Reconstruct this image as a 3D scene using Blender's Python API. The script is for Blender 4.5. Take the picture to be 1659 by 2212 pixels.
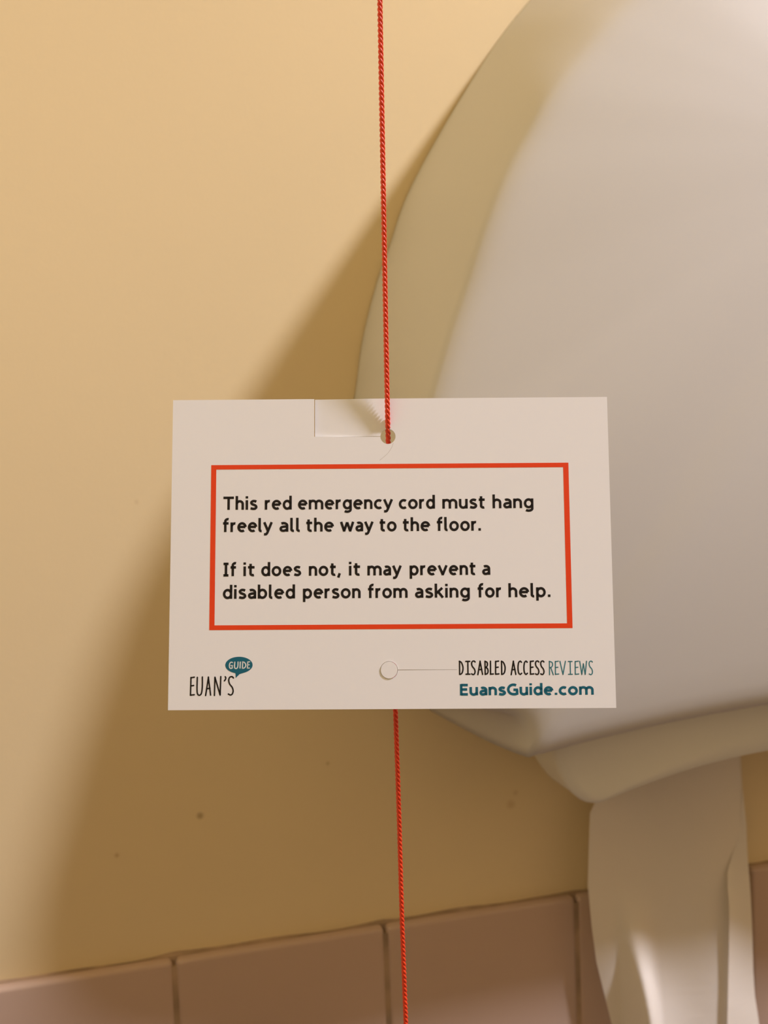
import bpy, bmesh, math, random
from mathutils import Vector, Matrix
from math import sin, cos, pi, radians

S = bpy.context.scene
for o in list(bpy.data.objects):
    bpy.data.objects.remove(o, do_unlink=True)
COL = S.collection
rng = random.Random(7)

# ------------------------------------------------------------------ camera
CAM = Vector((0.0, -0.431, 1.10))          # wall plane is y = 0, floor z = 0
rt = Vector((0.96987, -0.24086, -0.03655)); up = Vector((0.05221, 0.05896, 0.99689)); fw = Vector((0.23795, 0.96877, -0.06976))
cam = bpy.data.cameras.new('camera'); camo = bpy.data.objects.new('camera', cam); COL.objects.link(camo)
camo.matrix_world = Matrix(((rt.x, up.x, -fw.x, CAM.x), (rt.y, up.y, -fw.y, CAM.y), (rt.z, up.z, -fw.z, CAM.z), (0, 0, 0, 1)))
cam.sensor_fit = 'VERTICAL'; cam.sensor_height = 24.0; cam.lens = 24.0 * 2100 / 2212
cam.clip_start = 0.01; cam.clip_end = 20
cam.dof.use_dof = True; cam.dof.focus_distance = 0.232; cam.dof.aperture_fstop = 15.0
S.camera = camo

# ------------------------------------------------------------------ world, exposure
w = bpy.data.worlds.new('world'); S.world = w; w.use_nodes = True
w.node_tree.nodes['Background'].inputs[0].default_value = (1, 0.85, 0.7, 1)
w.node_tree.nodes['Background'].inputs[1].default_value = 0.0
S.view_settings.view_transform = 'Standard'; S.view_settings.look = 'None'
S.view_settings.exposure = 0.0; S.view_settings.gamma = 1.0; S.view_settings.use_curve_mapping = False
LAMP_POS = Vector((1.36, -0.86, 2.52))
LAMP_POWER = 58.5
LAMP_COLOR = (1.02, 1.0, 1.15)
LAMP_R = 0.105

# ------------------------------------------------------------------ helpers
def link(name, me, m=None, parent=None):
    o = bpy.data.objects.new(name, me); COL.objects.link(o)
    if m is not None: me.materials.append(m)
    if parent is not None: o.parent = parent
    return o

def bm_obj(name, bm, m=None, parent=None, smooth=False):
    me = bpy.data.meshes.new(name); bm.to_mesh(me); bm.free()
    if smooth:
        for p in me.polygons: p.use_smooth = True
    return link(name, me, m, parent)

def pd_obj(name, verts, faces, m=None, parent=None, smooth=False):
    me = bpy.data.meshes.new(name); me.from_pydata([tuple(v) for v in verts], [], faces); me.update()
    bm = bmesh.new(); bm.from_mesh(me); bmesh.ops.recalc_face_normals(bm, faces=bm.faces); bm.to_mesh(me); bm.free()
    if smooth:
        for p in me.polygons: p.use_smooth = True
    return link(name, me, m, parent)

def empty(name, label, cat, loc=(0, 0, 0), group=None):
    o = bpy.data.objects.new(name, None); COL.objects.link(o); o.location = loc
    o.empty_display_size = 0.02
    tag(o, label, cat, group); return o

def tag(o, label, cat, group=None):
    o['label'] = label; o['category'] = cat
    if group: o['group'] = group

def structure(o, label, cat):
    o['kind'] = 'structure'; o['label'] = label; o['category'] = cat

def catmull(pts, n, closed=False):
    """n samples, equally spaced by arc length, on a Catmull-Rom spline through pts"""
    P = [Vector(p) for p in pts]; out = []
    L = len(P)
    segs = L if closed else L - 1
    for i in range(segs):
        if closed:
            a, b, c, d = P[(i - 1) % L], P[i], P[(i + 1) % L], P[(i + 2) % L]
        else:
            b, c = P[i], P[i + 1]
            a = P[i - 1] if i > 0 else b * 2 - c
            d = P[i + 2] if i + 2 < L else c * 2 - b
        for k in range(24):
            t = k / 24
            out.append(0.5 * ((2 * b) + (c - a) * t + (2 * a - 5 * b + 4 * c - d) * t * t + (3 * b - a - 3 * c + d) * t ** 3))
    out.append(P[0].copy() if closed else P[-1].copy())
    acc = [0.0]
    for i in range(1, len(out)): acc.append(acc[-1] + (out[i] - out[i - 1]).length)
    res = []; j = 0
    for k in range(n):
        s = acc[-1] * k / (n - 1)
        while j < len(acc) - 2 and acc[j + 1] < s: j += 1
        u = (s - acc[j]) / max(1e-12, acc[j + 1] - acc[j])
        res.append(out[j].lerp(out[j + 1], min(1, max(0, u))))
    return res

def box_bm(bm, x0, x1, y0, y1, z0, z1, bevel=0, seg=2):
    r = bmesh.ops.create_cube(bm, size=1.0)
    for v in r['verts']:
        v.co = Vector(((x0 + x1) / 2 + v.co.x * (x1 - x0), (y0 + y1) / 2 + v.co.y * (y1 - y0), (z0 + z1) / 2 + v.co.z * (z1 - z0)))
    if bevel:
        es = list({e for v in r['verts'] for e in v.link_edges})
        bmesh.ops.bevel(bm, geom=es, offset=bevel, segments=seg, affect='EDGES', profile=0.5)

# ------------------------------------------------------------------ materials
def mat(name, col, rough=0.5, spec=0.5, coat=0.0, sss=0.0, noise=None, bump=None):
    m = bpy.data.materials.new(name); m.use_nodes = True
    nt = m.node_tree; b = nt.nodes['Principled BSDF']
    b.inputs['Base Color'].default_value = (*col, 1); b.inputs['Roughness'].default_value = rough
    b.inputs['Specular IOR Level'].default_value = spec
    if coat: b.inputs['Coat Weight'].default_value = coat; b.inputs['Coat Roughness'].default_value = 0.06
    tc = nt.nodes.new('ShaderNodeTexCoord')
    if noise:
        sc, amt = noise
        n = nt.nodes.new('ShaderNodeTexNoise'); n.inputs['Scale'].default_value = sc; n.inputs['Detail'].default_value = 5
        nt.links.new(tc.outputs['Object'], n.inputs['Vector'])
        r = nt.nodes.new('ShaderNodeMapRange'); r.inputs['From Min'].default_value = 0.3; r.inputs['From Max'].default_value = 0.7
        r.inputs['To Min'].default_value = 1 - amt; r.inputs['To Max'].default_value = 1 + amt
        nt.links.new(n.outputs['Fac'], r.inputs['Value'])
        mx = nt.nodes.new('ShaderNodeVectorMath'); mx.operation = 'MULTIPLY'
        mx.inputs[0].default_value = col
        nt.links.new(r.outputs['Result'], mx.inputs[1]); nt.links.new(mx.outputs[0], b.inputs['Base Color'])
    if bump:
        sc, st, dist = bump
        n2 = nt.nodes.new('ShaderNodeTexNoise'); n2.inputs['Scale'].default_value = sc; n2.inputs['Detail'].default_value = 4
        nt.links.new(tc.outputs['Object'], n2.inputs['Vector'])
        bp = nt.nodes.new('ShaderNodeBump'); bp.inputs['Strength'].default_value = st; bp.inputs['Distance'].default_value = dist
        nt.links.new(n2.outputs['Fac'], bp.inputs['Height']); nt.links.new(bp.outputs['Normal'], b.inputs['Normal'])
    return m

WALL = mat('cream_wall_paint', (0.80, 0.65, 0.385), 0.75, 0.25, noise=(6, 0.012), bump=(520, 0.12, 0.0005))
CEIL = mat('ceiling_paint', (0.80, 0.70, 0.44), 0.8, 0.2)
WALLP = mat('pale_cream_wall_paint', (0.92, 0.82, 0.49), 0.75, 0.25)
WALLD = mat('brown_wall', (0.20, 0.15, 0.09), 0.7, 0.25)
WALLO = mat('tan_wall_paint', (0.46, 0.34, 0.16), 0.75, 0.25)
FLOOR = mat('vinyl_floor', (0.16, 0.12, 0.09), 0.45, 0.4, noise=(40, 0.15))
TILE = mat('glazed_tile', (0.54, 0.395, 0.31), 0.16, 0.5, noise=(8, 0.03), bump=(9, 0.10, 0.002))
GROUT = mat('grout', (0.40, 0.285, 0.19), 0.9, 0.1, noise=(60, 0.25))
PLASTIC = mat('white_plastic', (0.64, 0.625, 0.58), 0.5, 0.25, bump=(1500, 0.04, 0.0002))
PLASTIC_IN = mat('base_plastic', (0.86, 0.85, 0.76), 0.45, 0.4)
CARD = mat('white_card', (0.87, 0.88, 0.90), 0.6, 0.3, bump=(2500, 0.04, 0.0001))
INK_K = mat('black_ink', (0.010, 0.007, 0.006), 0.55, 0.3)
INK_R = mat('red_ink', (0.84, 0.060, 0.008), 0.55, 0.3)
INK_T = mat('teal_ink', (0.006, 0.13, 0.20), 0.55, 0.3)
INK_TL = mat('light_teal_ink', (0.035, 0.20, 0.25), 0.55, 0.3)
INK_W = mat('white_ink', (0.72, 0.78, 0.77), 0.55, 0.3)
CRACK = mat('crease_grey', (0.50, 0.46, 0.41), 0.7, 0.1)
CORD = mat('red_cord', (0.78, 0.055, 0.012), 0.38, 0.5, noise=(900, 0.12))
LAMPBODY = mat('lamp_enamel', (0.8, 0.8, 0.78), 0.4)
METAL = mat('grey_metal', (0.5, 0.5, 0.5), 0.35)

# paper: thin, slightly translucent, creped
PAPER = bpy.data.materials.new('tissue_paper'); PAPER.use_nodes = True
nt = PAPER.node_tree; nt.nodes.clear()
out = nt.nodes.new('ShaderNodeOutputMaterial'); mix = nt.nodes.new('ShaderNodeMixShader'); mix.inputs[0].default_value = 0.22
df = nt.nodes.new('ShaderNodeBsdfDiffuse'); tr = nt.nodes.new('ShaderNodeBsdfTranslucent')
df.inputs[0].default_value = (0.92, 0.87, 0.78, 1); tr.inputs[0].default_value = (0.80, 0.74, 0.66, 1)
tc = nt.nodes.new('ShaderNodeTexCoord'); mp = nt.nodes.new('ShaderNodeMapping'); mp.inputs['Rotation'].default_value = (0, radians(-35), 0)
mp.inputs['Scale'].default_value = (90, 40, 420)
nz = nt.nodes.new('ShaderNodeTexNoise'); nz.inputs['Scale'].default_value = 1.0; nz.inputs['Detail'].default_value = 3
bp = nt.nodes.new('ShaderNodeBump'); bp.inputs['Strength'].default_value = 0.16; bp.inputs['Distance'].default_value = 0.0008
nt.links.new(tc.outputs['Object'], mp.inputs[0]); nt.links.new(mp.outputs[0], nz.inputs['Vector']); nt.links.new(nz.outputs['Fac'], bp.inputs['Height'])
nt.links.new(bp.outputs['Normal'], df.inputs['Normal'])
nt.links.new(df.outputs[0], mix.inputs[1]); nt.links.new(tr.outputs[0], mix.inputs[2]); nt.links.new(mix.outputs[0], out.inputs[0])

# small marks on the paint: a few specks and one faint smudge
def wall_marks(m):
    nt = m.node_tree; b = nt.nodes['Principled BSDF']; prev = b.inputs['Base Color'].links[0].from_socket
    tc = nt.nodes.new('ShaderNodeTexCoord')
    for (x, z, r, c) in [(0.0165, 0.938, 0.0013, (0.40, 0.28, 0.14)), (0.1635, 0.9245, 0.0018, (0.68, 0.50, 0.26)), (0.1660, 0.930, 0.0012, (0.70, 0.53, 0.29)),
                         (-0.0035, 1.079, 0.0009, (0.70, 0.55, 0.32)), (-0.02, 0.925, 0.0009, (0.6, 0.42, 0.2)), (0.075, 0.955, 0.0008, (0.6, 0.45, 0.22))]:
        d = nt.nodes.new('ShaderNodeVectorMath'); d.operation = 'DISTANCE'; d.inputs[1].default_value = (x, 0, z)
        nt.links.new(tc.outputs['Object'], d.inputs[0])
        mr = nt.nodes.new('ShaderNodeMapRange'); mr.inputs['From Min'].default_value = r * 0.4; mr.inputs['From Max'].default_value = r * 1.6
        mr.inputs['To Min'].default_value = 0.75; mr.inputs['To Max'].default_value = 0
        nt.links.new(d.outputs['Value'], mr.inputs['Value'])
        mx = nt.nodes.new('ShaderNodeMix'); mx.data_type = 'RGBA'
        nt.links.new(mr.outputs['Result'], mx.inputs[0]); nt.links.new(prev, mx.inputs[6]); mx.inputs[7].default_value = (*c, 1)
        prev = mx.outputs[2]
    nt.links.new(prev, b.inputs['Base Color'])
WALLB = WALL.copy(); WALLB.name = 'cream_wall_paint_specked'; wall_marks(WALLB)

# ------------------------------------------------------------------ room shell
X0, X1, Y0, Y1, ZT, TH = -0.32, 1.90, -1.90, 0.0, 2.60, 0.06
def slab(name, x0, x1, y0, y1, z0, z1, m, label, cat):
    bm = bmesh.new(); box_bm(bm, x0, x1, y0, y1, z0, z1); o = bm_obj(name, bm, m); structure(o, label, cat); return o
slab('wall_back', X0, X1, Y1, Y1 + TH, 0, ZT, WALLB, 'cream painted wall above the tiles', 'wall')
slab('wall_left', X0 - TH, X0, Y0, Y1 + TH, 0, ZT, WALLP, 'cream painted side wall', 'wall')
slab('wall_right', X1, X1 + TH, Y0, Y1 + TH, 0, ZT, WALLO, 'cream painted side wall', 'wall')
slab('wall_front', X0, X1, Y0 - TH, Y0, 0, ZT, WALLD, 'dark brown wall behind the camera', 'wall')  # colour darkened so less light bounces back from behind the camera
slab('floor', X0 - TH, X1 + TH, Y0 - TH, Y1 + TH, -TH, 0, FLOOR, 'dark vinyl floor', 'floor')
slab('ceiling', X0 - TH, X1 + TH, Y0 - TH, Y1 + TH, ZT, ZT + TH, CEIL, 'pale painted ceiling', 'ceiling')

bm = bmesh.new(); box_bm(bm, X0, X0 + 0.012, Y0, Y1 - 0.01, 0.0, 1.09)  # unseen dark panel, added to lower the fill light near the tiles
dd = bm_obj('trim_3', bm, WALLD); structure(dd, 'added dark brown panel on the side wall that cuts bounce light', 'panel')
# tiled lower wall: each glazed tile has a soft rounded edge; grout between
TILE_TOP = 0.8765; TS = 0.0960; TX = 0.0018
bm = bmesh.new()
i0 = int((X0 - TX) / TS) - 1; i1 = int((X1 - TX) / TS) + 1
for i in range(i0, i1 + 1):
    for j in range(0, 9):
        x0, x1 = TX + i * TS + 0.0006, TX + (i + 1) * TS - 0.0006
        z1 = TILE_TOP - j * TS; z0 = z1 - TS + 0.0016
        x0 = max(x0, X0 + 0.001); x1 = min(x1, X1 - 0.001)
        if x1 - x0 < 0.01: continue
        z0 = max(z0, 0.002)
        if z1 - z0 < 0.01: continue
        b2 = bmesh.new(); box_bm(b2, x0, x1, -0.0062, 0.0, z0, z1, 0.0022, 4)
        me = bpy.data.meshes.new('t'); b2.to_mesh(me); b2.free(); bm.from_mesh(me); bpy.data.meshes.remove(me)
tl = bm_obj('trim_1', bm, TILE, smooth=True); structure(tl, 'glazed off-white wall tiles below the cream paint', 'tile')
bm = bmesh.new(); box_bm(bm, X0 + 0.001, X1 - 0.001, -0.0056, 0.0, 0.0, TILE_TOP - 0.003)
# thin irregular bead of grout along the top of the tiles
N = 260
prev = None
for k in range(N + 1):
    x = -0.25 + 0.75 * k / N
    h = TILE_TOP + 0.0004 + 0.0004 * sin(x * 61) + 0.0003 * sin(x * 143 + 1) + 0.0007 * math.exp(-(((x - TX) / TS - round((x - TX) / TS)) * TS / 0.006) ** 2)
    ring = [bm.verts.new((x, 0.0, TILE_TOP - 0.003)), bm.verts.new((x, -0.0022, TILE_TOP - 0.003)), bm.verts.new((x, -0.0017, TILE_TOP + 0.0002)), bm.verts.new((x, 0.0, h))]
    if prev:
        for q in range(3): bm.faces.new((prev[q], prev[q + 1], ring[q + 1], ring[q]))
    prev = ring
gr = bm_obj('trim_2', bm, GROUT); structure(gr, 'brown grout line along the top of the tiles', 'grout')

# ------------------------------------------------------------------ ceiling lamp (out of frame, lights the room)
lamp = empty('ceiling_lamp', 'round enamel ceiling lamp that lights the room', 'lamp', (LAMP_POS.x, LAMP_POS.y, ZT))
def lathe(prof, n=40):
    v = []; f = []
    for (r, z) in prof:
        for k in range(n): v.append((r * cos(2 * pi * k / n), r * sin(2 * pi * k / n), z))
    for i in range(len(prof) - 1):
        for k in range(n):
            f.append((i * n + k, i * n + (k + 1) % n, (i + 1) * n + (k + 1) % n, (i + 1) * n + k))
    return v, f
v, f = lathe([(0.001, 0.0), (0.17, 0.0), (0.172, -0.01), (0.168, -0.035), (0.150, -0.04), (0.001, -0.04)])
pd_obj('lamp_body', v, f, LAMPBODY, lamp, True)
GLOW = bpy.data.materials.new('lamp_glow'); GLOW.use_nodes = True
g = GLOW.node_tree.nodes['Principled BSDF']; g.inputs['Base Color'].default_value = (0.9, 0.9, 0.88, 1)
g.inputs['Emission Color'].default_value = (*LAMP_COLOR, 1); g.inputs['Emission Strength'].default_value = 6.0
v, f = lathe([(0.145, -0.041), (0.146, -0.048), (0.135, -0.055), (0.08, -0.062), (0.001, -0.064)])
pd_obj('diffuser', v, f, GLOW, lamp, True)
ld = bpy.data.lights.new('lamp_light', 'AREA'); ld.shape = 'DISK'; ld.size = LAMP_R * 2; ld.energy = LAMP_POWER; ld.color = LAMP_COLOR
lo = bpy.data.objects.new('lamp_light', ld); COL.objects.link(lo); lo.parent = lamp; lo.location = (0, 0, -0.068)

# ------------------------------------------------------------------ paper dispenser on the wall
mm = 0.001
DZ = CAM.z
XC = 275.0
disp = empty('paper_dispenser', 'white plastic paper dispenser with a rounded domed cover on the cream wall', 'dispenser', (XC * mm, 0, DZ))
def mirror_contour(left_pts, corner_bottom_z, n_side, n_bot):
    """closed contour: left bottom corner up to the top centre, down the right side, back along an arched bottom"""
    L = catmull([Vector((x, z, 0)) for x, z in left_pts], n_side)
    R = [Vector((2 * XC - p.x, p.y, 0)) for p in reversed(L)][1:]
    a = L[0]; out = L + R
    wdt = XC - a.x
    for k in range(1, n_bot):
        x = 2 * XC - a.x - 2 * wdt * k / n_bot
        u = (x - XC) / wdt
        out.append(Vector((x, corner_bottom_z + (a.y - corner_bottom_z) * u * u, 0)))
    return out
C0 = mirror_contour([(124.8, -125.5), (118, -115), (106, -106), (90, -95), (79.5, -79), (76, -56), (81.5, -28), (88.5, -1), (93.9, 21), (98.4, 46), (105.6, 70.6), (113.0, 89.5), (122.1, 112), (140.7, 143.3), (164, 177.3), (182.8, 200), (207, 224), (238, 243), (275, 250)], -118, 110, 60)
C1 = mirror_contour([(137.2, -121.5), (136.8, -113), (133, -105), (117, -100), (98, -93), (86, -79), (83, -56), (88, -28), (96, -4), (102, 16), (108.7, 35.1), (115.5, 52.6), (123.5, 74), (132.2, 92.7), (142.3, 109.7), (153, 126.7), (166.1, 142.4), (179.6, 157), (202, 177), (235, 194), (275, 200)], -111, 110, 60)
def loft(rings, name, m, parent, cap0=True, cap1=True):
    n = len(rings[0]); v = [p for r in rings for p in r]; f = []
    for i in range(len(rings) - 1):
        for k in range(n): f.append((i * n + k, i * n + (k + 1) % n, (i + 1) * n + (k + 1) % n, (i + 1) * n + k))
    if cap0: f.append(tuple(range(n - 1, -1, -1)))
    if cap1: f.append(tuple((len(rings) - 1) * n + k for k in range(n)))
    return pd_obj(name, v, f, m, parent, True)
def ring(c, d): return [Vector(((p.x - XC) * mm, -d * mm, p.y * mm)) for p in c]
rings = []
for t, d in [(0.0, 0.5), (0.02, 3), (0.16, 20), (0.34, 40), (0.54, 60), (0.72, 74), (0.86, 83), (0.95, 87.6), (1.0, 89.6)]:
    rings.append(ring([a.lerp(b, t) for a, b in zip(C0, C1)], d))
ctr = Vector((XC, 105, 0))
for s, d in [(0.985, 91.4), (0.965, 92.9), (0.94, 94.2)] + [(q, 94.2 + 18.0 * (1 - (q / 0.94) ** 2.0)) for q in (0.88, 0.8, 0.7, 0.6, 0.5, 0.4, 0.3, 0.2, 0.1, 0.02)]:
    rr = []
    for p in C1:
        q = ctr.lerp(p, s)
        if p.y < -100 and abs(p.x - XC) < XC - 137.5:      # keep the lower lip crisper than the rest of the rim
            q = Vector((ctr.x + (p.x - ctr.x) * s, ctr.y + (p.y - ctr.y) * (1 - (1 - s) * 0.85), 0))
        rr.append(q)
    rings.append(ring(rr, d))
cover = loft(rings, 'cover', PLASTIC, disp)
cover.data.polygons.foreach_set('use_smooth', [True] * len(cover.data.polygons))
# chin: the paper outlet that hangs below the cover
def chin_contour(left, zc): return mirror_contour(left, zc, 60, 50)
K0 = chin_contour([(186, -152), (180, -148), (176, -142), (173, -132), (172, -100), (180, -96), (275, -92)], -142)
K1 = chin_contour([(188, -159.5), (179, -158.2), (172.5, -154), (167.5, -148), (163, -140), (158, -128), (158, -96), (275, -90)], -150)
K2 = chin_contour([(175.5, -153.2), (171, -151.8), (166.5, -148), (162.5, -142), (159.5, -133), (158, -122), (160, -96), (275, -90)], -139.5)
kr = [ring(K0, 2), ring([a.lerp(b, .75) for a, b in zip(K0, K1)], 14), ring(K1, 30), ring([a.lerp(b, .35) for a, b in zip(K1, K2)], 45), ring([a.lerp(b, .8) for a, b in zip(K1, K2)], 58), ring(K2, 64.5)]
kc = Vector((XC, -120, 0))
kr.append(ring([kc.lerp(p, 0.985) for p in K2], 66.2)); kr.append(ring([kc.lerp(p, 0.95) for p in K2], 67.3)); kr.append(ring([kc.lerp(p, 0.5) for p in K2], 67.8))
loft(kr, 'paper_outlet', PLASTIC_IN, disp)
# cover lock on top of the hood
lv, lf = lathe([(0.0001, 0.004), (0.006, 0.004), (0.0075, 0.003), (0.0075, -0.002)], 24)
lk = pd_obj('lock', lv, lf, METAL, disp, True); lk.rotation_euler = (radians(52), 0, 0); lk.location = (0, -0.055, 0.2265)

# ------------------------------------------------------------------ hanging paper
def interp(tab, z):
    if z >= tab[0][0]: return tab[0][1]
    for (a, va), (b, vb) in zip(tab, tab[1:]):
        if z >= b: return va + (vb - va) * (a - z) / (a - b)
    return tab[-1][1]
K = 1.115
left = [(-125, 181), (-155.4, 179.7), (-160, 177), (-174, 176), (-191, 175), (-209, 176.3), (-225.5, 178.2), (-243, 182), (-254, 184.4), (-275, 189), (-300, 193)]
right = [(-125, 249.3), (-144.4, 249.8), (-161.4, 251.4), (-175, 252.6), (-189, 252.8), (-205, 253.8), (-221, 254.6), (-243, 255.2), (-255, 256.0), (-267, 258), (-300, 262)]
foldx = [(-125, 249.6), (-158, 251.0), (-172, 249.5), (-184, 246.0), (-194, 241.0), (-200, 240.3), (-264, 238.8), (-300, 238)]
left = [(a * K, b * K) for a, b in left]; right = [(a * K, b * K) for a, b in right]; foldx = [(a * K, b * K) for a, b in foldx]
def sstep(a, b, x):
    t = min(1, max(0, (x - a) / (b - a))); return t * t * (3 - 2 * t)
rows = []; NR = 150; NA, NB = 90, 26
for r in range(NR + 1):
    z = -128 - 200 * r / NR
    xl, xr, xf = interp(left, z), interp(right, z), interp(foldx, z)
    g1 = sstep(-214, -282, z)
    row = []
    rc = 222 + (-(z + 214)) * 0.045           # centre of the raised pleat, in mm
    for k in range(NA + 1):
        u = k / NA; x = xl + (xr - xl) * u
        d = 15 + 2.5 * sin(u * pi) * (0.5 + 0.5 * g1) + 1.2 * sin(u * 7 + z * 0.02)
        t = x - rc
        d += g1 * 15 * (sstep(-15, -7, t) * (1 - sstep(-7, 9, t)))
        d += 1.5 * g1 * sin((x - 200) * 0.12)
        d += 0.0
        row.append(Vector((x, d, z)))
    dr = row[-1].y
    for k in range(0, NB + 1):
        u = k / NB; x = xr + (xf - xr) * u
        d = dr + 0.25 + 0.3 * u + 5.0 * u * sstep(-196, -240, z)
        row.append(Vector((x, d, z)))
    rows.append(row)
vs = [Vector((p.x * mm - XC * mm, -p.y * mm + 0.0, p.z * mm)) for r in rows for p in r]
n = NA + NB + 2
fs = [(i * n + k, i * n + k + 1, (i + 1) * n + k + 1, (i + 1) * n + k) for i in range(NR) for k in range(n - 1) if k != NA]
pap = pd_obj('paper_towel', vs, fs, PAPER, None, True); pap.location = (XC * mm, 0, DZ)
tag(pap, 'creased white paper sheet hanging out of the dispenser outlet', 'paper')

# ------------------------------------------------------------------ the card
e1 = Vector((0.968451, -0.247463, -0.029412)).normalized()
e2 = Vector((0.070527, 0.158967, 0.984762)); e2 = (e2 - e1 * e2.dot(e1)).normalized()
e3 = e1.cross(e2)
CC = CAM + Vector((0.056216, 0.223618, -0.025582))
card = empty('notice_card', 'white notice card with orange-red border hanging on the red cord', 'card')
card.matrix_world = Matrix(((e1.x, e2.x, e3.x, CC.x), (e1.y, e2.y, e3.y, CC.y), (e1.z, e2.z, e3.z, CC.z), (0, 0, 0, 1)))
W2, H2, TK = 52.5, 37.0, 0.34
HX, HY, HR = -0.48, 27.7, 1.82           # punched hole that holds the cord
BX, BY, BR = -0.56, -27.95, 2.06         # unpunched round at the bottom

def prism_from_loops(name, loops, m, parent, z0, z1):
    bm = bmesh.new()
    es = []
    for lp in loops:
        vv = [bm.verts.new((x * mm, y * mm, z1 * mm)) for x, y in lp]
        for a, b in zip(vv, vv[1:] + vv[:1]): es.append(bm.edges.new((a, b)))
    bmesh.ops.triangle_fill(bm, use_beauty=True, use_dissolve=False, edges=es, normal=(0, 0, 1))
    r = bmesh.ops.extrude_face_region(bm, geom=list(bm.faces))
    for v in r['geom']:
        if isinstance(v, bmesh.types.BMVert): v.co.z = z0 * mm
    bmesh.ops.recalc_face_normals(bm, faces=bm.faces)
    return bm_obj(name, bm, m, parent)

def arc(cx, cy, r, a0, a1, n):
    return [(cx + r * cos(radians(a0 + (a1 - a0) * k / n)), cy + r * sin(radians(a0 + (a1 - a0) * k / n))) for k in range(n + 1)]
sx, g = -18.22, 0.075                     # slit that lets the cord in: from the top edge down, then across to the hole
# hole from its top (90 deg) round the right side and the bottom to where the slit meets it
a_slit = 180 - math.degrees(math.asin(0.06 / HR))
outer = [(-W2, H2), (-W2, -H2), (W2, -H2), (W2, H2), (HX, H2)]
outer += [(x, y) for x, y in arc(HX, HY, HR, 90, -180 + (180 - a_slit), 40)][0:]
outer += [(sx - g, HY + 0.06), (sx - g, H2)]
# keyhole cut: lower round with its slit
sl = 0.05
ringo = arc(BX, BY, BR, 2, 358, 48)
lower = [(15.4, BY - 0.0 + sl), (15.4, BY - sl)] + list(reversed(ringo))
prism_from_loops('card_sheet', [outer, lower], CARD, card, 0, TK)
# tab between slit and hole, hinged above the hole and pushed back a little
tabp = [(HX, H2), (sx + g, H2), (sx + g, HY + 0.11)] + arc(HX, HY, HR, a_slit - 1, 90, 16)
tab = prism_from_loops('tab', [tabp], CARD, card, 0, TK)
tab.data.transform(Matrix.Translation(Vector((-HX * mm, 0, 0))))
bmh = bmesh.new(); bmh.from_mesh(tab.data)
for k in range(1, 10):
    bmesh.ops.bisect_plane(bmh, geom=bmh.verts[:] + bmh.edges[:] + bmh.faces[:], plane_co=(-k * 1.8 * mm, 0, 0), plane_no=(1, 0, 0))
for v in bmh.verts:
    u = max(0, -v.co.x / mm - 4.0) / 14.0
    v.co.z -= 0.75 * mm * u
bmh.to_mesh(tab.data); bmh.free()
tab.location = (HX * mm, 0, 0)
tab['label'] = 'tab of the card pushed back at the cord slit'
# the round itself stays in place, a hair proud of the sheet
rd = prism_from_loops('punched_round', [arc(BX, BY, BR - 0.10, 0, 360 - 7.5, 47)], CARD, card, -0.02, TK + 0.16)
rd['label'] = 'unpunched round in the lower half of the card'
INK = TK + 0.025
def frame(name, o, i, m):
    (xa, ya, xb, yb), (xc, yc, xd, yd) = o, i
    v = [(xa, ya), (xb, ya), (xb, yb), (xa, yb), (xc, yc), (xd, yc), (xd, yd), (xc, yd)]
    return pd_obj(name, [(x * mm, y * mm, INK * mm) for x, y in v], [(0, 1, 5, 4), (1, 2, 6, 5), (2, 3, 7, 6), (3, 0, 4, 7)], m, card)
frame('printed_border', (-43.03, -18.40, 42.77, 21.02), (-41.80, -17.28, 41.50, 19.93), INK_R)['label'] = 'orange-red printed border'

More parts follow.
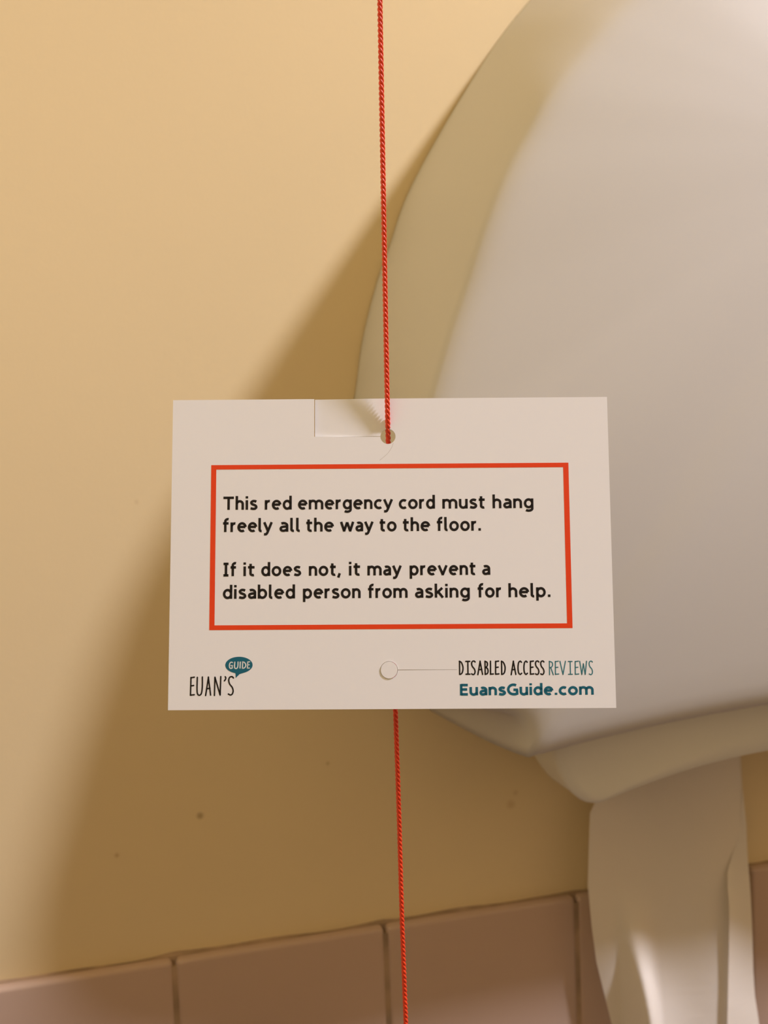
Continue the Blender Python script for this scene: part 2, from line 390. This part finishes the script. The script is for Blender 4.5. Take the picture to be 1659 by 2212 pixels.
# ------------------------------------------------------------------ stroke lettering
def A(cx, cy, rx, ry, a0, a1):
    n = max(4, int(abs(a1 - a0) / 9))
    return [(cx + rx * cos(radians(a0 + (a1 - a0) * k / n)), cy + ry * sin(radians(a0 + (a1 - a0) * k / n))) for k in range(n + 1)]
def SP(*pts, n=26): return [(p.x, p.y) for p in catmull([Vector((x, y, 0)) for x, y in pts], n)]
G = {   # width, strokes (centre lines, cap height 1)
 'T': (.71, [[(.02, .925), (.69, .925)], [(.355, .95), (.355, 0)]]),
 'I': (.40, [[(.20, .98), (.20, .02)], [(.03, .935), (.37, .935)], [(.03, .065), (.37, .065)]]),
 'h': (.55, [[(.085, 1.06), (.085, 0)], A(.275, .43, .19, .225, 172, 0) + [(.465, 0)]]),
 'n': (.55, [[(.085, .735), (.085, 0)], A(.275, .43, .19, .225, 172, 0) + [(.465, 0)]]),
 'm': (.95, [[(.085, .735), (.085, 0)], A(.28, .43, .195, .225, 172, 0) + [(.475, 0)], A(.67, .43, .195, .225, 172, 0) + [(.865, 0)]]),
 'i': (.19, [[(.095, .735), (.095, 0)], [(.095, .86), (.095, 1.04)]]),
 's': (.50, [SP((.43, .615), (.33, .66), (.20, .655), (.105, .56), (.15, .44), (.27, .375), (.39, .30), (.425, .18), (.34, .08), (.20, .07), (.06, .115))]),
 'r': (.37, [[(.085, .735), (.085, 0)], A(.29, .40, .205, .255, 175, 78)]),
 'e': (.61, [[(.10, .385), (.535, .385)], A(.315, .365, .23, .295, 4, 305)]),
 'd': (.60, [[(.515, 1.06), (.515, 0)], A(.305, .365, .215, .295, 20, 340)]),
 'b': (.60, [[(.085, 1.06), (.085, 0)], A(.295, .365, .215, .295, 160, -160)]),
 'p': (.60, [[(.085, .735), (.085, -.27)], A(.295, .365, .215, .295, 160, -160)]),
 'g': (.60, [[(.515, .735), (.515, -.02)] + A(.30, -.03, .215, .165, 0, -138)[1:], A(.305, .365, .215, .295, 20, 340)]),
 'c': (.53, [A(.325, .365, .24, .295, 52, 308)]),
 'y': (.60, [[(.055, .735), (.30, .07)], [(.545, .735), (.275, -.03)] + SP((.275, -.03), (.235, -.12), (.165, -.185), (.04, -.185), n=10)[1:]]),
 'v': (.62, [[(.06, .735), (.325, .0)], [(.295, .0), (.56, .735)]]),
 'w': (.92, [[(.055, .735), (.265, .0)], [(.245, .0), (.46, .70)], [(.46, .70), (.675, .0)], [(.655, .0), (.865, .735)]]),
 'u': (.56, [[(.085, .735), (.085, .29)] + A(.275, .29, .19, .222, 180, 355)[1:], [(.475, .735), (.475, 0)]]),
 't': (.42, [[(.165, .93), (.165, .2)] + A(.30, .2, .135, .13, 180, 295)[1:], [(.02, .665), (.39, .665)]]),
 'a': (.53, [A(.255, .47, .195, .188, 128, 0) + [(.45, 0)], SP((.45, .395), (.27, .385), (.125, .325), (.10, .19), (.175, .085), (.30, .085), (.40, .145), (.45, .21))]),
 'f': (.42, [A(.335, .81, .165, .175, 72, 180) + [(.17, 0)], [(.02, .665), (.385, .665)]]),
 'l': (.25, [[(.085, 1.06), (.085, .19)] + A(.20, .19, .115, .125, 180, 280)[1:]]),
 'o': (.64, [A(.32, .365, .235, .295, 0, 360)]),
 'k': (.54, [[(.085, 1.06), (.085, 0)], [(.465, .735), (.13, .35)], [(.22, .44), (.50, 0)]]),
 '.': (.21, [[(.105, 0), (.105, .19)]]),
 ',': (.20, [[(.145, .18), (.045, -.15)]]),
 'E': (.56, [[(.10, 1), (.10, 0)], [(.10, .91), (.53, .91)], [(.10, .52), (.49, .52)], [(.10, .09), (.53, .09)]]),
 'G': (.74, [A(.42, .5, .335, .42, 58, 262) + SP((.40, .08), (.55, .085), (.655, .13), n=6)[1:] + [(.655, .46)], [(.42, .47), (.72, .47)]]),
}
# tall hand-drawn capitals, drawn in a unit box
H = {
 'E': [SP((.95, 1.0), (.5, .985), (.10, .96), (.10, .5), (.06, .03), (.55, .035), (1.0, .06), n=40) if False else [(.12, .97), (.06, .03)], [(.10, .955), (.95, .985)], [(.10, .52), (.80, .545)], [(.04, .035), (.98, .055)]],
 'U': [SP((.08, .97), (.05, .45), (.12, .12), (.45, .02), (.80, .12), (.93, .45), (.92, .99))],
 'A': [[(.05, .0), (.53, .98)], [(.50, .98), (.95, .02)], [(.22, .36), (.82, .38)]],
 'N': [[(.08, .0), (.12, .97)], [(.12, .97), (.87, .02)], [(.87, .02), (.93, 1.0)]],
 "'": [SP((.55, .98), (.80, .92), (.6, .83), (.25, .76), n=12)],
 'S': [SP((.98, .92), (.70, .99), (.25, .95), (.08, .78), (.30, .58), (.75, .42), (.95, .22), (.75, .05), (.40, .01), (.05, .06))],
 'D': [[(.10, .98), (.10, .02)], SP((.05, .97), (.55, .88), (.93, .55), (.80, .20), (.45, .05), (.06, .03))],
 'I': [[(.5, .97), (.5, .03)], [(.05, .965), (.95, .965)], [(.05, .035), (.95, .035)]],
 'B': [[(.10, .98), (.10, .02)], SP((.08, .97), (.65, .90), (.80, .74), (.55, .58), (.12, .53), n=14), SP((.12, .53), (.70, .46), (.95, .27), (.70, .08), (.08, .03), n=14)],
 'L': [[(.12, .98), (.08, .03)], [(.03, .035), (.97, .05)]],
 'C': [SP((.96, .90), (.65, .98), (.25, .86), (.08, .5), (.20, .15), (.60, .02), (.96, .10))],
 'R': [[(.12, .98), (.10, 0)], SP((.08, .97), (.70, .90), (.85, .73), (.60, .56), (.14, .50), n=14), [(.40, .52), (.95, .0)]],
 'V': [[(.04, .98), (.50, .02)], [(.50, .02), (.96, .98)]],
 'W': [[(.03, .98), (.27, .02)], [(.27, .02), (.52, .80)], [(.52, .80), (.74, .02)], [(.74, .02), (.97, .98)]],
 'G': [SP((.93, .90), (.60, .96), (.25, .84), (.10, .5), (.22, .15), (.55, .04), (.90, .10), n=24) + [(.90, .45)], [(.52, .46), (.98, .46)]],
}
def ribbon(bm, pts, hw, z, round_ends=False):
    P = []
    for p in pts:
        q = Vector((p[0], p[1], 0))
        if not P or (q - P[-1]).length > 1e-4: P.append(q)
    if len(P) < 2: return
    closed = (P[0] - P[-1]).length < 1e-3
    if closed: P = P[:-1]
    n = len(P); Ls = []; Rs = []
    for i in range(n):
        a = P[(i - 1) % n] if (closed or i > 0) else None
        b = P[(i + 1) % n] if (closed or i < n - 1) else None
        d1 = (P[i] - a).normalized() if a is not None else None
        d2 = (b - P[i]).normalized() if b is not None else None
        if d1 is None: d1 = d2
        if d2 is None: d2 = d1
        t = (d1 + d2)
        t = t.normalized() if t.length > 1e-6 else d1
        nrm = Vector((-t.y, t.x, 0)); c = max(0.32, nrm.dot(Vector((-d1.y, d1.x, 0))))
        Ls.append(P[i] + nrm * hw / c); Rs.append(P[i] - nrm * hw / c)
    VL = [bm.verts.new((p.x * mm, p.y * mm, z * mm)) for p in Ls]; VR = [bm.verts.new((p.x * mm, p.y * mm, z * mm)) for p in Rs]
    for i in range(n if closed else n - 1):
        j = (i + 1) % n
        bm.faces.new((VR[i], VR[j], VL[j], VL[i]))
    if round_ends and not closed:
        for c in (P[0], P[-1]):
            ring = [bm.verts.new(((c.x + hw * cos(k * pi / 6)) * mm, (c.y + hw * sin(k * pi / 6)) * mm, z * mm)) for k in range(12)]
            bm.faces.new(ring)

def word(bm, s, x0, x1, base, cap, hw, z=None, fit=0.10):
    """write s between x0 and x1 (mm); stroke half width hw in mm"""
    z = INK if z is None else z
    tot = sum(G[c][0] for c in s) * cap; n = len(s) - 1
    wd = x1 - x0
    gap = fit * cap if n else 0.0
    sc = (wd - n * gap) / tot
    x = x0
    for c in s:
        wg, strokes = G[c]
        for st in strokes:
            ribbon(bm, [(x + px * cap * sc, base + py * cap) for px, py in st], hw, z)
        x += wg * cap * sc + gap

LINES = [
 [('This', -40.08, -31.83, 10.17), ('red', -30.10, -23.59, 10.16), ('emergency', -22.14, 0.57, 10.16), ('cord', 2.01, 10.68, 10.14), ('must', 12.40, 22.68, 10.13), ('hang', 24.38, 34.23, 10.13)],
 [('freely', -40.1, -28.2, 4.84), ('all', -26.65, -21.54, 4.83), ('the', -20.2, -13.54, 4.82), ('way', -11.98, -4.1, 4.81), ('to', -2.66, 1.45, 4.8), ('the', 2.89, 9.44, 4.79), ('floor.', 10.99, 21.63, 4.79)],
 [('If', -39.92, -36.71, -5.69), ('it', -35.16, -32.29, -5.69), ('does', -30.85, -21.33, -5.7), ('not,', -19.50, -11.93, -5.71), ('it', -10.05, -7.18, -5.71), ('may', -5.58, 2.54, -5.72), ('prevent', 4.45, 20.2, -5.73), ('a', 21.63, 23.62, -5.74)],
 [('disabled', -39.94, -22.72, -11.05), ('person', -20.9, -7.17, -11.06), ('from', -5.51, 3.96, -11.06), ('asking', 5.61, 18.72, -11.07), ('for', 20.48, 26.2, -11.07), ('help.', 27.78, 37.86, -11.07)]]
for li, ws in enumerate(LINES):
    bm = bmesh.new()
    for s, x0, x1, b in ws: word(bm, s, x0, x1, b, 3.14, 0.30)
    o = bm_obj('printed_text', bm, INK_K, card)
    o['label'] = 'black printed line reading "' + ' '.join(t[0] for t in ws) + '"'

def tall(bm, c, xa, xb, yb, yt, hw, z=None, lean=0.0):
    z = INK if z is None else z
    for st in H[c]:
        ribbon(bm, [(xa + (xb - xa) * px + lean * py, yb + (yt - yb) * py) for px, py in st], hw, z, True)
# lower left: logo
bm = bmesh.new()
for c, xa, xb, dy in [('E', -47.30, -46.35, 0), ('U', -45.80, -44.40, .02), ('A', -43.75, -42.45, .05), ('N', -41.75, -40.05, .05), ("'", -39.45, -38.85, .15), ('S', -38.40, -37.15, .1)]:
    tall(bm, c, xa, xb, -33.68 + dy, -29.30 + dy * 0.5, 0.17)
o = bm_obj('logo_lettering', bm, INK_K, card); o['label'] = "black hand-drawn capitals reading \"EUAN'S\""
bm = bmesh.new()
cx, cy, rx, ry = -35.92, -26.62, 3.22, 1.93
bub = [(cx + rx * cos(radians(a)), cy + ry * sin(radians(a)) + 0.02) for a in range(-62, 250, 4)]
bub += [(-36.72, -28.52), (-36.70, -28.75), (-36.66, -29.62), (-35.75, -28.72)]
bb = bm.faces.new([bm.verts.new((x * mm, y * mm, INK * mm)) for x, y in bub])
bub_o = bm_obj('speech_bubble', bm, INK_T, card); bub_o['label'] = 'teal speech bubble of the logo'
bm = bmesh.new()
for c, xa, xb in [('G', -38.28, -37.42), ('U', -37.02, -36.12)]: tall(bm, c, xa, xb, -27.44, -25.86, 0.135, INK + 0.02, 0.06)
ribbon(bm, [(-35.66, -27.42), (-35.60, -25.80)], 0.15, INK + 0.02)
for c, xa, xb in [('D', -35.18, -34.28), ('E', -33.96, -33.42)]: tall(bm, c, xa, xb, -27.40, -25.82, 0.135, INK + 0.02, 0.06)
o = bm_obj('bubble_lettering', bm, INK_W, bub_o); o['label'] = 'white capitals reading "GUIDE"'
# lower right: tag line and web address
T1 = [('D', 15.92, 16.88), ('I', 17.45, 18.48), ('S', 18.77, 19.70), ('A', 20.22, 21.45), ('B', 21.93, 22.75), ('L', 23.21, 23.95), ('E', 24.40, 25.25), ('D', 25.80, 26.77),
      ('A', 28.05, 29.25), ('C', 29.66, 30.60), ('C', 31.05, 31.95), ('E', 32.58, 33.42), ('S', 33.78, 34.66), ('S', 35.00, 35.86)]
T2 = [('R', 37.00, 38.03), ('E', 38.42, 39.27), ('V', 39.55, 40.95), ('I', 41.50, 42.50), ('E', 43.08, 43.98), ('W', 44.20, 45.90), ('S', 46.36, 47.23)]
bm = bmesh.new()
for c, xa, xb in T1: tall(bm, c, xa, xb, -29.12 - (xa - 16) * .005, -25.92 - (xa - 16) * .005, 0.165)
o = bm_obj('tagline_lettering', bm, INK_K, card); o['label'] = 'black hand-drawn capitals reading "DISABLED ACCESS"'
bm = bmesh.new()
for c, xa, xb in T2: tall(bm, c, xa, xb, -29.15 - (xa - 16) * .005, -25.95 - (xa - 16) * .005, 0.125)
o = bm_obj('tagline_lettering', bm, INK_TL, card); o['label'] = 'teal hand-drawn capitals reading "REVIEWS"'
bm = bmesh.new()
word(bm, 'EuansGuide.com', 15.96, 47.35, -33.92, 2.62, 0.30)
o = bm_obj('web_address', bm, INK_T, card); o['label'] = 'bold teal web address reading "EuansGuide.com"'
# hairline crease running down from the hole
bm = bmesh.new(); ribbon(bm, SP((.80, 26.10), (.40, 25.0), (-.65, 23.5), (-2.5, 21.9), n=20), 0.03, TK + 0.012)
o = bm_obj('crease', bm, CRACK, card); o['label'] = 'grey hairline crease below the cord hole'

# ------------------------------------------------------------------ the cord
def cpt(x, y, z): return CC + e1 * (x * mm) + e2 * (y * mm) + e3 * (z * mm)
topv = CAM + Vector((0.05937, 0.22764, 0.10358))
pts = []
h0 = cpt(HX - 0.05, HY + 1.35, TK + 0.56)
for z in (1.49, 1.00, 0.70, 0.45, 0.30, 0.18): pts.append(CAM + Vector((0.0594 + 0.0188 * (z - 0.1036), h0.y - CAM.y, z)))
pts.append(CAM + Vector((0.0594, h0.y - CAM.y, 0.1036))); pts.append(CAM + Vector((0.0584, h0.y - CAM.y, 0.0503))); pts.append(CAM + Vector((0.05785, h0.y - CAM.y, 0.020)))
pts.append(cpt(HX - 0.05, HY + 4.5, TK + 1.05)); pts.append(h0)
pts.append(cpt(HX + 0.02, HY + 0.65, 0.0)); pts.append(cpt(HX + 0.05, HY - 0.4, -1.0)); pts.append(cpt(HX + 0.1, HY - 3.2, -2.2))
yb = cpt(0, 0, 0).y
yl = 0.2293
for x, z in [(0.05756, -0.030), (0.05740, -0.0653), (0.05735, -0.0911), (0.05713, -0.1208), (0.05716, -0.1465), (0.0572, -0.20), (0.058, -0.50), (0.058, -1.07)]:
    yy = yl + 0.0040 + 0.03 * min(0.12, max(0, -z - 0.03)); pts.append(CAM + Vector((x * yy / yl, yy, z * (yy / yl if z > -0.3 else 1))))
def build_cord(path):
    P = catmull(path, 400)
    # walk the path again with a fine step inside the visible stretch
    fine = []; 
    for i in range(len(P) - 1):
        a, b = P[i], P[i + 1]; ln = (b - a).length
        st = 0.00022 if 1.30 > a.z > 0.90 else 0.004
        m = max(1, int(ln / st))
        for k in range(m): fine.append(a.lerp(b, k / m))
    fine.append(P[-1])
    v = []; f = []; NS = 7; strands = 3; pitch = 0.0036; rs, ro = 0.00037, 0.00029
    s = 0.0; base_idx = 0
    frames = []
    for i, p in enumerate(fine):
        t = (fine[min(i + 1, len(fine) - 1)] - fine[max(i - 1, 0)]).normalized()
        ax = Vector((1, 0, 0)); ax = (ax - t * ax.dot(t)).normalized(); ay = t.cross(ax)
        if i: s += (p - fine[i - 1]).length
        frames.append((p, ax, ay, s))
    for q in range(strands):
        st = len(v)
        for (p, ax, ay, s) in frames:
            a = -2 * pi * (s / pitch + q / strands)
            c = p + ax * (ro * cos(a)) + ay * (ro * sin(a))
            for k in range(NS):
                b = 2 * pi * k / NS
                v.append(c + ax * (rs * cos(b)) + ay * (rs * sin(b)))
        for i in range(len(frames) - 1):
            for k in range(NS):
                f.append((st + i * NS + k, st + i * NS + (k + 1) % NS, st + (i + 1) * NS + (k + 1) % NS, st + (i + 1) * NS + k))
    me = bpy.data.meshes.new('emergency_cord'); me.from_pydata([tuple(x) for x in v], [], f); me.update()
    for p in me.polygons: p.use_smooth = True
    return link('emergency_cord', me, CORD)
cord = build_cord(pts)
tag(cord, 'thin twisted red emergency pull cord hanging from above through the white card', 'cord')
